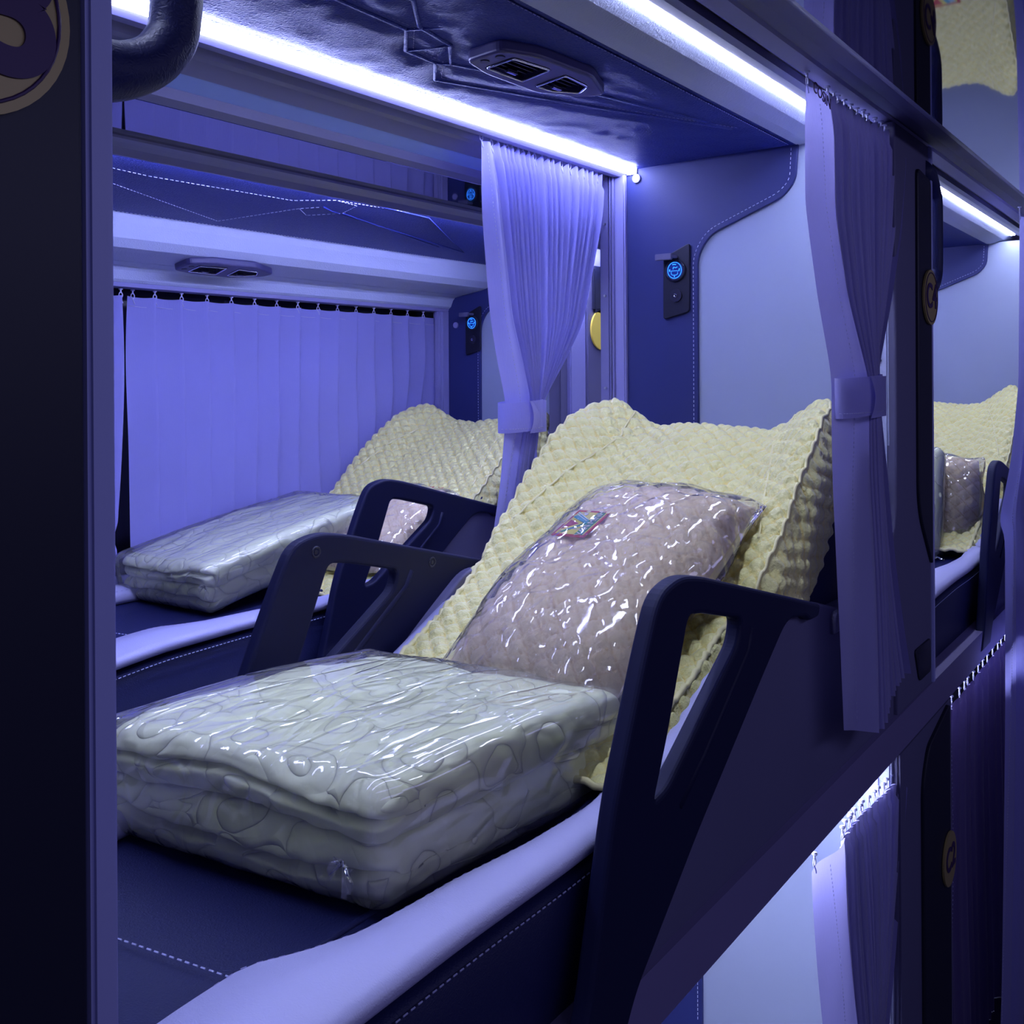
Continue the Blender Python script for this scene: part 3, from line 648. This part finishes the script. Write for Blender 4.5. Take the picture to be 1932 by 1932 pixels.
# ================================================================== folded blanket in plastic
def make_blanket(c, rz, dims, label, seed=5, tilt=0.0, H=.10, shear=0.0):
    L, W = dims; c = Vector(c)
    e = empty('bagged_blanket', c, label, 'blanket')
    Rm = Matrix.Rotation(rz, 4, 'Z') @ Matrix.Rotation(-tilt, 4, 'Y')
    hl = H/2
    for lay in (0, 1):
        def fn(p, lay=lay):
            x, y, z = p
            fx = sstep(-L/2+.03, -L/2, x)      # front end shows the fold edge: two plies per layer
            z_ = z; x_ = x
            x_ += fx*(.016*math.exp(-((z+.002*math.sin(y*30+seed))/.0045)**2))
            wob = .006*math.sin(y*17+lay*2+seed)*fx
            z_ += wob+.004*noise3((x, y, lay), 9, seed)+.0034*noise3((x, y, z), 26, seed)+.0016*noise3((x, y, z), 60, seed+2)
            x_ += (.006*noise3((y, z, 3), 14, seed+lay)+.003*noise3((y, z*2, 3), 45, seed+lay))*(1 if x < 0 else .6)
            y_ = y+(.004*noise3((x, z, 5), 14, seed+lay)+.003*noise3((x, z*2, 5), 40, seed+lay))*sstep(.3, .45, abs(y)/W)
            sag = -.006*sstep(-.0, 1, abs(x)/(L/2))**2 if lay else -.006*sstep(.0, 1, abs(x)/(L/2))
            if lay: y_ -= .004; x_ += .004
            q = Rm @ Vector((x_-shear*y_, y_, z_*1.0+hl*(lay+.5)+sag*(1 if z > 0 else .4)-(.0 if lay else 0)))
            return q+c
        V, Fc = roundbox(L, W, hl*1.06, hl*.47, 64, fn)
        mk('blanket_fold', V, Fc, M['blanket'], e, True)
    def fw(p):
        x, y, z = p
        wr = sum(w_*(1-abs(noise3((x*.5, y*1.7, z+k), f_, seed+k)*2.2)) for k, (w_, f_) in enumerate(((.0024, 8), (.0007, 20))))
        sc = 1+wr/np.linalg.norm((x, y, z*3)) if True else 1
        zt = sstep(-H*.1, H*.4, z); sag = -.005*sstep(0, 1, abs(x)/(L/2))**2*zt
        return (Rm @ Vector((x*sc-shear*y, y*sc, z*sc+H/2+sag+.001+wr*.6*zt)))+c
    V, Fc = roundbox(L+.014, W+.014, H+.008, .024, 84, fw)
    film = mk('plastic_bag', V, Fc, M['film2'], e, True)
    # gathered tail of the bag at the near corner
    tl = MB(); G = []
    for i in range(22):
        a = i/21*PI*1.6-.5; row = []
        for j in range(7):
            r_ = j/6*.020; row.append((Rm @ Vector((-L/2-.003-r_*.35*(1+.3*math.sin(a*7)), -W/2+.004-r_*.25+.014*math.cos(a)*j/6, .055+.015*math.sin(a)*j/6-.008*j/6+.003*math.sin(i*2.1))))+c)
        G.append(row)
    tl.grid(G); tl.o('bag_tail', M['film'], film, True)
    return e
make_blanket((.775, .742, -.447), math.radians(-4), (.372, .350), 'large pale green floral blanket folded in clear plastic on the near berth', 5, math.radians(-1.2), .108, .20)

# ================================================================== window berth and the berth beyond the pillar
WO = (.57, .928, 0)
sw = copy_tree(SEAT, WO, label='reclined navy and white leather seat beside the pleated window curtain')
for ch in list(sw.children):
    if ch.name.startswith(('armrest', 'side_panel')) and np.mean([v.co.y for v in ch.data.vertices]) > CY:
        for g in list(ch.children): bpy.data.objects.remove(g)
        bpy.data.objects.remove(ch)
s2 = copy_tree(SEAT, (PITCH, 0, 0), label='reclined navy seat seen past the right side of the C4 pillar')
make_cover((WO[0], WO[1], -.028), 4, 'cream quilted cover with logo patch on the window berth backrest', .8)
make_cover((PITCH, 0, 0), 6, 'cream quilted cover on the berth seen past the C4 pillar')
make_blanket((1.475, 1.74, -.405), math.radians(2), (.52, .28), 'pale blanket folded in clear plastic on the far window berth', 8, math.radians(9), .095)
make_pillow((1.665, 1.56, -.335), SL, (0, 1, 0), .30, .24, .07, 'beige bagged pillow seen through the far armrest loop of the window berth', 9, False)
t2 = math.radians(68)
make_pillow((1.045+PITCH, .655, -.325), Vector((math.cos(t2), .0, math.sin(t2))), (-.06, 1, 0), .25, .27, .08, 'bagged pillow standing against the cover of the berth past the pillar', 11, False)
e = make_blanket((.965+PITCH, .71, -.325), math.radians(6), (.26, .24), 'pale green bagged blanket standing upright on the berth past the pillar', 12, math.radians(70), .07)

# ================================================================== ceiling seams and vents
def seam(pts, z, label, w=.004, st=True):
    pass
e = empty('ceiling_lining', (1.15, .78, .402), 'navy leather ceiling lining with stitched geometric ridges above the near berth', 'ceiling lining')
def ridge(name, pts, r=.0035, off=.0): MB().tube([(x, y, .4035-off) for x, y in pts], r, 8).o(name, M['navy_ceiling'], e, True)
SA = [(.55, .748), (.761, .769), (.871, .772), (.926, .822), (.985, .824), (1.039, .871), (1.30, .765), (1.534, .661)]
SB = [(.60, .675), (.808, .706), (.872, .754), (.943, .766), (.999, .811), (1.191, .742), (1.534, .661)]
ridge('stitched_ridge', SA); ridge('stitched_ridge', SB)
ridge('stitched_ridge', [(.871, .772), (.905, .70), (.915, .66)]); ridge('stitched_ridge', [(.926, .822), (.943, .766)]); ridge('stitched_ridge', [(.985, .824), (.999, .811)])
stitch('stitching', [(x, y-.012, .4015) for x, y in SA], e, r=.0005, material=M['lilac']); stitch('stitching', [(x, .628, .4025) for x in np.linspace(.5, 1.7, 10)], e, r=.0006, material=M['lilac'])
pan = []
# softly padded fields between the ridges
G = []
for i in range(121):
    x = .45+i*.0105; row = []
    for j in range(41):
        y = .628+j*(.93-.628)/40
        d = min(min(math.hypot(x-(a[0]+t*(b[0]-a[0])), y-(a[1]+t*(b[1]-a[1]))) for t in (np.clip(((x-a[0])*(b[0]-a[0])+(y-a[1])*(b[1]-a[1]))/((b[0]-a[0])**2+(b[1]-a[1])**2), 0, 1),)) for S in (SA, SB) for a, b in zip(S[:-1], S[1:]))
        ed = min((y-.628)/.02, (.93-y)/.02, (x-.45)/.02, (1.71-x)/.02, 1)
        row.append((x, y, .4035-.0035*ed*min(1, d/.03)**.6-.0008*noise3((x, y, 0), 30)))
    G.append(row)
MB().grid(G).o('padding', M['navy_ceiling'], e, True)
e = empty('ceiling_lining', (1.5, 1.5, .33), 'navy leather lining with dotted diamond stitching above the window berth', 'ceiling lining')
def zc(y): return .3385-(y-1.303)*(.0205/.397)-.0012
for pts in ([(.85, 1.41), (.98, 1.425), (1.276, 1.414), (1.335, 1.36), (1.60, 1.34)], [(.85, 1.50), (.968, 1.506), (1.296, 1.655), (1.335, 1.46), (1.36, 1.42)], [(1.335, 1.46), (1.39, 1.50), (1.43, 1.44), (1.40, 1.37), (1.335, 1.36)]):
    stitch('stitching', [(x, y, zc(y)) for x, y in pts], e, .006, .004, .0005)
for pts in ([(1.36, 1.42), (1.40, 1.44), (2.02, 1.60), (1.60, 1.36), (1.43, 1.345)], [(1.43, 1.44), (1.9, 1.585)]):
    MB().tube([(x, y, zc(y)+.0005) for x, y in pts], .0016, 6).o('stitched_ridge', M['navy_ceiling'], e, True)
stitch('stitching', [(x, 1.694, zc(1.694)) for x in np.linspace(.9, 2.28, 10)], e, .005, .004, .0006)

def vent(label, T, group=None):
    """built hanging below z=0 around the origin, long axis X; T maps to place"""
    e = empty('air_vent', T.translation, label, 'air vent')
    def tr(o): o.data.transform(T); return o
    hexo = rpoly([(-.112, .030), (-.118, -.030), (-.070, -.050), (.040, -.052), (.118, -.018), (.112, .012), (.045, .048), (-.060, .045)], .012)
    q1 = rpoly([(-.080, .024), (-.086, -.024), (-.022, -.030), (-.008, .026)], .004); q2 = rpoly([(.022, .026), (.010, -.030), (.066, -.024), (.084, .002), (.052, .024)], .004)
    tr(plate('housing', hexo, [q1, q2], 'XY', -.008, .016, .004, M['plumgrey'], e))
    rim = MB(); rim.tube([(x, y, -.0165) for x, y in q1]+[(*q1[0], -.0165)], .0016, 6); rim.tube([(x, y, -.0165) for x, y in q2]+[(*q2[0], -.0165)], .0016, 6)
    tr(rim.o('chrome_rim', M['chrome'], e, True))
    bk = MB(); bk.box(-.088, -.006, -.031, .028, -.004, -.002); bk.box(.008, .085, -.031, .028, -.004, -.002); tr(bk.o('outlet', M['blk'], e))
    for (x0, x1) in ((-.082, -.014), (.020, .070)):
        lv = MB()
        for k in range(5): lv.box(x0+.004, x1-.004, -.020+k*.010, -.018+k*.010, -.0125, -.005)
        lo = tr(lv.o('louvre', M['blk'], e))
        tr(MB().box((x0+x1)/2-.010, (x0+x1)/2+.010, .008, .014, -.019, -.013, .001).o('slider', M['chrome'], e))
    tr(MB().cyl((-.100, .010, -.0165), (0, 0, 1), .006, .001, 16).o('reading_light', M['blk'], e)); tr(MB().cyl((-.100, -.015, -.0165), (0, 0, 1), .006, .001, 16).o('reading_light', M['blk'], e))
    return e
vent('dark angular air vent with chrome rims on the navy ceiling above the near berth', Matrix.Translation((1.075, .722, .4015)) @ Matrix.Rotation(math.radians(-4), 4, 'Z'))
vent('small dark air vent on the white duct above the window curtain', Matrix.Translation((1.41, 1.775, .2505)) @ Matrix.Rotation(math.radians(-8.5), 4, 'X'))

# ================================================================== curtains
def hookset(pts, parent, s=1.0, dirn=(0, 0, 1)):
    base = None
    for p in pts:
        if base is None:
            mb = MB(); mb.cyl((0, 0, .006*s), (0, 0, 1), .0042*s, .0025*s, 10); mb.tube([(0, 0, .006*s), (0, 0, -.001*s)], .0016*s, 6)
            mb.tube([(.0040*s*math.sin(a), 0, -.006*s+.0055*s*math.cos(a)) for a in np.linspace(0, 2*PI, 13)], .0011*s, 5, False)
            mb.tube([(0, 0, -.011*s), (.002*s, -.001*s, -.017*s), (.004*s, -.001*s, -.022*s)], .0010*s, 5)
            base = mb.o('curtain_hook', M['hook'], parent, True); base.matrix_parent_inverse = Matrix.Identity(4); base.location = Vector(p)-wl(parent)
        else:
            h = base.copy(); COL.objects.link(h); h.location = Vector(p)-wl(parent)
        
def gather(name, label, rows, nf, amp, material, ub=.22, band_dy=(0, 0), nv=90, seed=1, hooks=True, tie=None, cat='curtain', flare=0, multi=False, hem=0):
    """rows: (z, xl, xm, xr, y) from top to bottom"""
    rows = [tuple(map(float, r)) for r in rows]; T = np.array([r[0] for r in rows])
    A = np.array(rows); tt = np.concatenate([[0], np.cumsum(np.linalg.norm(np.diff(A[:, [0, 1]], axis=0), axis=1))]); tt /= tt[-1]
    fine = np.linspace(0, 1, nv); S = np.stack([np.interp(fine, tt, A[:, k]) for k in range(5)], 1)
    for _ in range(3): S[1:-1] = (S[:-2]+2*S[1:-1]+S[2:])/4
    wmax = max(S[:, 3]-S[:, 2])
    e = empty(name, (float(S[-1, 1]), float(S[0, 4]), float(S[-1, 0])), label, cat)
    nb = 14; nu = nf*10; r_ = np.random.default_rng(seed); jit = np.cumsum(.6+.8*r_.random(nf+1)); jit = (jit-jit[0])/(jit[-1]-jit[0])
    G = []
    for i in range(nv):
        z, xl, xm, xr, y = S[i]; v = i/(nv-1); row = []; pin = (xr-xm)/wmax
        for k in range(nb+1):
            t = k/nb; row.append((xl+(xm-xl)*t, y+band_dy[0]*(1-t)+band_dy[1]*t+.004*math.sin(t*PI*2+v*5), z-hem*t*sstep(.8, 1, v)))
        for k in range(1, nu+1):
            t = k/nu; ph = np.interp(t, jit, np.arange(nf+1)); fr = ph-math.floor(ph)
            fold = 1-abs(math.sin(PI*ph))**.65
            big = r_.random() if False else math.sin(ph*2.4+seed)
            a = amp*(.55+.45*pin)*(1+.25*big)
            top = .5 if v < .03 else 1
            row.append((xm+(xr-xm)*t+.002*math.sin(v*7+ph)*pin, y+band_dy[1]+(fold-.5)*a*top*-1+.004*math.sin(v*4+t*6), z-hem*(1-t*1.2)*sstep(.8, 1, v)+.004*math.cos(PI*2*ph)*(v < .01)))
        G.append(row)
    co = MB().grid(G).o('cloth', [material, M['pleats']] if multi else material, e, True)
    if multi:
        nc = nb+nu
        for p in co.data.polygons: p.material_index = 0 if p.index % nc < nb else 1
    st = [Vector(G[i][nb//2])+Vector((0, -.0012, 0)) for i in range(2, nv-1)]
    stitch('stitching', st, e, .003, .003, .0005, M['hook'])
    if hooks:
        pts = []; 
        for k in range(nf):
            q = G[0][min(nb+int((jit[k]+jit[k+1])/2*nu), len(G[0])-1)]; pts.append((q[0], q[1], q[2]+.012))
        hookset([(G[0][2][0], G[0][2][1], G[0][2][2]+.012)]+pts, e)
    if tie:
        z0, z1, x0, x1, y, dy = tie; P = []
        for zz in (z0, (z0+z1)/2, z1):
            P.append([((x0+x1)/2+(x1-x0)/2*math.cos(a), y+dy*math.sin(a), zz+.003*math.cos(a)) for a in np.linspace(0, 2*PI, 29)[:-1]])
        t = MB().grid(P, closev=True).o('tieback', material, e, True)
        fl = MB(); fl.grid([[(x0+(x1-x0)*(.38+.05*math.sin(q*3)), y-dy-.004*math.sin(q*PI*.9)-.002, z0+(z1-z0)*q), (x0+(x1-x0)*1.0, y-dy*.45-.003, z0+(z1-z0)*q)] for q in np.linspace(0, 1.08, 12)])
        fl.o('loose_end', material, t, True)
        stitch('stitching', [(p[0], p[1]-.001 if p[1] < y else p[1], z1+.004) for p in P[2][14:]], t, .003, .002, .0005, M['hook'])
    return e
def sc(rows, f):  # rows measured on a plane at .48 from the aisle line, moved to plane y
    return [(z*y/.48, a*y/.48, b*y/.48, c*y/.48, y) for (z, a, b, c, y) in rows]
near = sc([(.408, 1.378, 1.452, 1.822, .470), (.36, 1.376, 1.479, 1.822, .470), (.243, 1.381, 1.489, 1.800, .465), (.12, 1.43, 1.549, 1.745, .458), (.02, 1.480, 1.630, 1.688, .450), (-.009, 1.489, 1.650, 1.679, .445), (-.08, 1.483, 1.645, 1.699, .440), (-.161, 1.481, 1.640, 1.722, .436), (-.306, 1.490, 1.655, 1.755, .428), (-.45, 1.503, 1.664, 1.801, .426), (-.530, 1.512, 1.667, 1.833, .426)], 0)
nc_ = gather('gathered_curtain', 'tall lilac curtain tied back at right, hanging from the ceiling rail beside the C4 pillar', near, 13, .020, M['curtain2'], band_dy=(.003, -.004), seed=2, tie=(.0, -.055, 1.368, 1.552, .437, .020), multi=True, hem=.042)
text_mesh('lettering', 'COSIN', .022, (1.375, .4595, .386), (1, -.04, -.2), (.2, 0, 1), M['plum'], nc_, .0004)
far = [(.383, 1.286, 1.307, 1.655, .985), (.317, 1.287, 1.328, 1.650, .985), (.268, 1.289, 1.338, 1.637, .985), (.101, 1.311, 1.371, 1.583, .985), (.032, 1.328, 1.400, 1.525, .985), (-.036, 1.349, 1.424, 1.460, .985), (-.060, 1.350, 1.420, 1.448, .985), (-.087, 1.345, 1.399, 1.442, .985), (-.17, 1.33, 1.375, 1.422, .985), (-.246, 1.308, 1.36, 1.42, .985), (-.45, 1.27, 1.34, 1.43, .985)]
gather('gathered_curtain', 'lavender pleated curtain tied back in the middle, between near berth and far aisle', far, 19, .020, M['curtain'], band_dy=(-.004, -.004), seed=5, tie=(-.038, -.088, 1.340, 1.452, .985, .026))
# curtain of the window row, seen right behind the previous one
wrow = [(.30, 1.90, 1.93, 2.06, 1.345), (.1, 1.90, 1.92, 2.02, 1.345), (.0, 1.88, 1.90, 1.97, 1.345), (-.05, 1.86, 1.88, 1.925, 1.345), (-.12, 1.85, 1.87, 1.96, 1.345), (-.35, 1.82, 1.86, 1.98, 1.345)]
gather('gathered_curtain', 'second tied curtain just showing behind the right edge of the lavender one', [(z, a+.0, b, c, y) for z, a, b, c, y in wrow], 9, .016, M['curtain'], seed=8, hooks=False)
low = [(-.676, 1.379, 1.50, 1.835, .47), (-.70, 1.382, 1.506, 1.829, .47), (-.80, 1.405, 1.525, 1.816, .47), (-.94, 1.437, 1.556, 1.78, .47), (-1.08, 1.47, 1.59, 1.721, .47), (-1.25, 1.49, 1.60, 1.70, .47)]
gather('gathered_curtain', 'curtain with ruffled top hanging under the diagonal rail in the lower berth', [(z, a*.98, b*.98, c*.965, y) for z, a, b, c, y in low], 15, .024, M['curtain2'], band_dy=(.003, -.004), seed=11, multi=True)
gather('closed_curtain', 'dark looking unlit drawn curtain of the lower berth at bottom right', [(-.660, 2.10, 2.13, 4.6, .462), (-1.0, 2.10, 2.13, 4.6, .462), (-1.449, 2.10, 2.13, 4.6, .462)], 46, .02, M['unlit_curtain'], seed=13)
aisle = [(.375, 2.59, 2.72, 3.0, .405), (-.02, 2.58, 2.70, 2.98, .405), (-.19, 2.45, 2.60, 2.93, .40), (-.31, 2.30, 2.50, 2.9, .40), (-.34, 2.37, 2.50, 2.9, .40), (-.7, 2.34, 2.47, 2.9, .40), (-1.3, 2.25, 2.36, 2.9, .40), (-1.43, 2.22, 2.34, 2.9, .40)]
gather('aisle_curtain', 'pale lavender curtain cut off by the right edge of the picture', aisle, 7, .03, M['curtain'], seed=17)

# pleated window curtain
def window_curtain(x0, x1, ztop, zbot, n, label, y=1.903, seed=0, hooks=True):
    e = empty('window_curtain', ((x0+x1)/2, y, zbot(0)), label, 'curtain'); G = []; W = (x1-x0)/n; nu = n*12; nv = 50
    for i in range(nv+1):
        v = i/nv; row = []
        for k in range(nu+1):
            t = k/nu; ph = t*n; fr = ph-math.floor(ph); x = x0+(x1-x0)*t
            zb = zbot(t); z = ztop+(zb-ztop)*v
            d = .020*fr**1.6 if fr < .90 else .020*(1-(fr-.90)/.10)
            lean = -.05*max(0, t-.45)*v*v
            bunch = .012*sstep(.55, .95, t)*sstep(.8, 1, v)*math.sin(x*60+z*80)
            dip = .003*math.sin(PI*fr) if v < .02 else 0
            row.append((x+lean-.004*math.sin(v*5+ph*.7), y-d+.002*math.sin(v*9+ph)-bunch, z-dip))
        G.append(row)
    MB().grid(G).o('cloth', M['curtain'], e, True)
    hem = MB()
    for k in range(n): hem.tube([(x0+W*(k+f)-.0, y-.010*f-.0016, ztop-.020-.003*math.sin(PI*f)) for f in np.linspace(.02, .86, 5)], .0006, 5)
    hem.o('hem', M['hook'], e, True)
    if hooks: hookset([(x0+W*(k+.86), y-.012, ztop+.006) for k in range(n)]+([(x0+.01, y-.004, ztop+.006)]), e, 1.05)
    return e
window_curtain(1.256, 2.275, .180, lambda t: -.355+.19*sstep(.35, .95, t), 15, 'long blue lavender pleated curtain drawn across the far window')
window_curtain(1.02, 1.243, .180, lambda t: -.37, 3, 'narrow end of a second window curtain left of the dark gap')

# ------------------------------------------------------------------ families of like things
FAM = {'light strip': 'light strips along the berths', 'partition': 'partitions at the head of the berths', 'pillar': 'numbered pillars', 'post': 'metal posts beside the partitions',
       'sleeper seat': 'reclined sleeper seats', 'seat cover': 'quilted seat covers', 'pillow': 'pillows in plastic bags', 'blanket': 'folded blankets in plastic bags',
       'air vent': 'air vents', 'button': 'round lilac caps', 'socket panel': 'charging panels', 'ceiling lining': 'stitched ceiling linings', 'curtain': 'berth curtains'}
for o in bpy.data.objects:
    if o.parent is None and o.get('category') in FAM: o['group'] = FAM[o['category']]
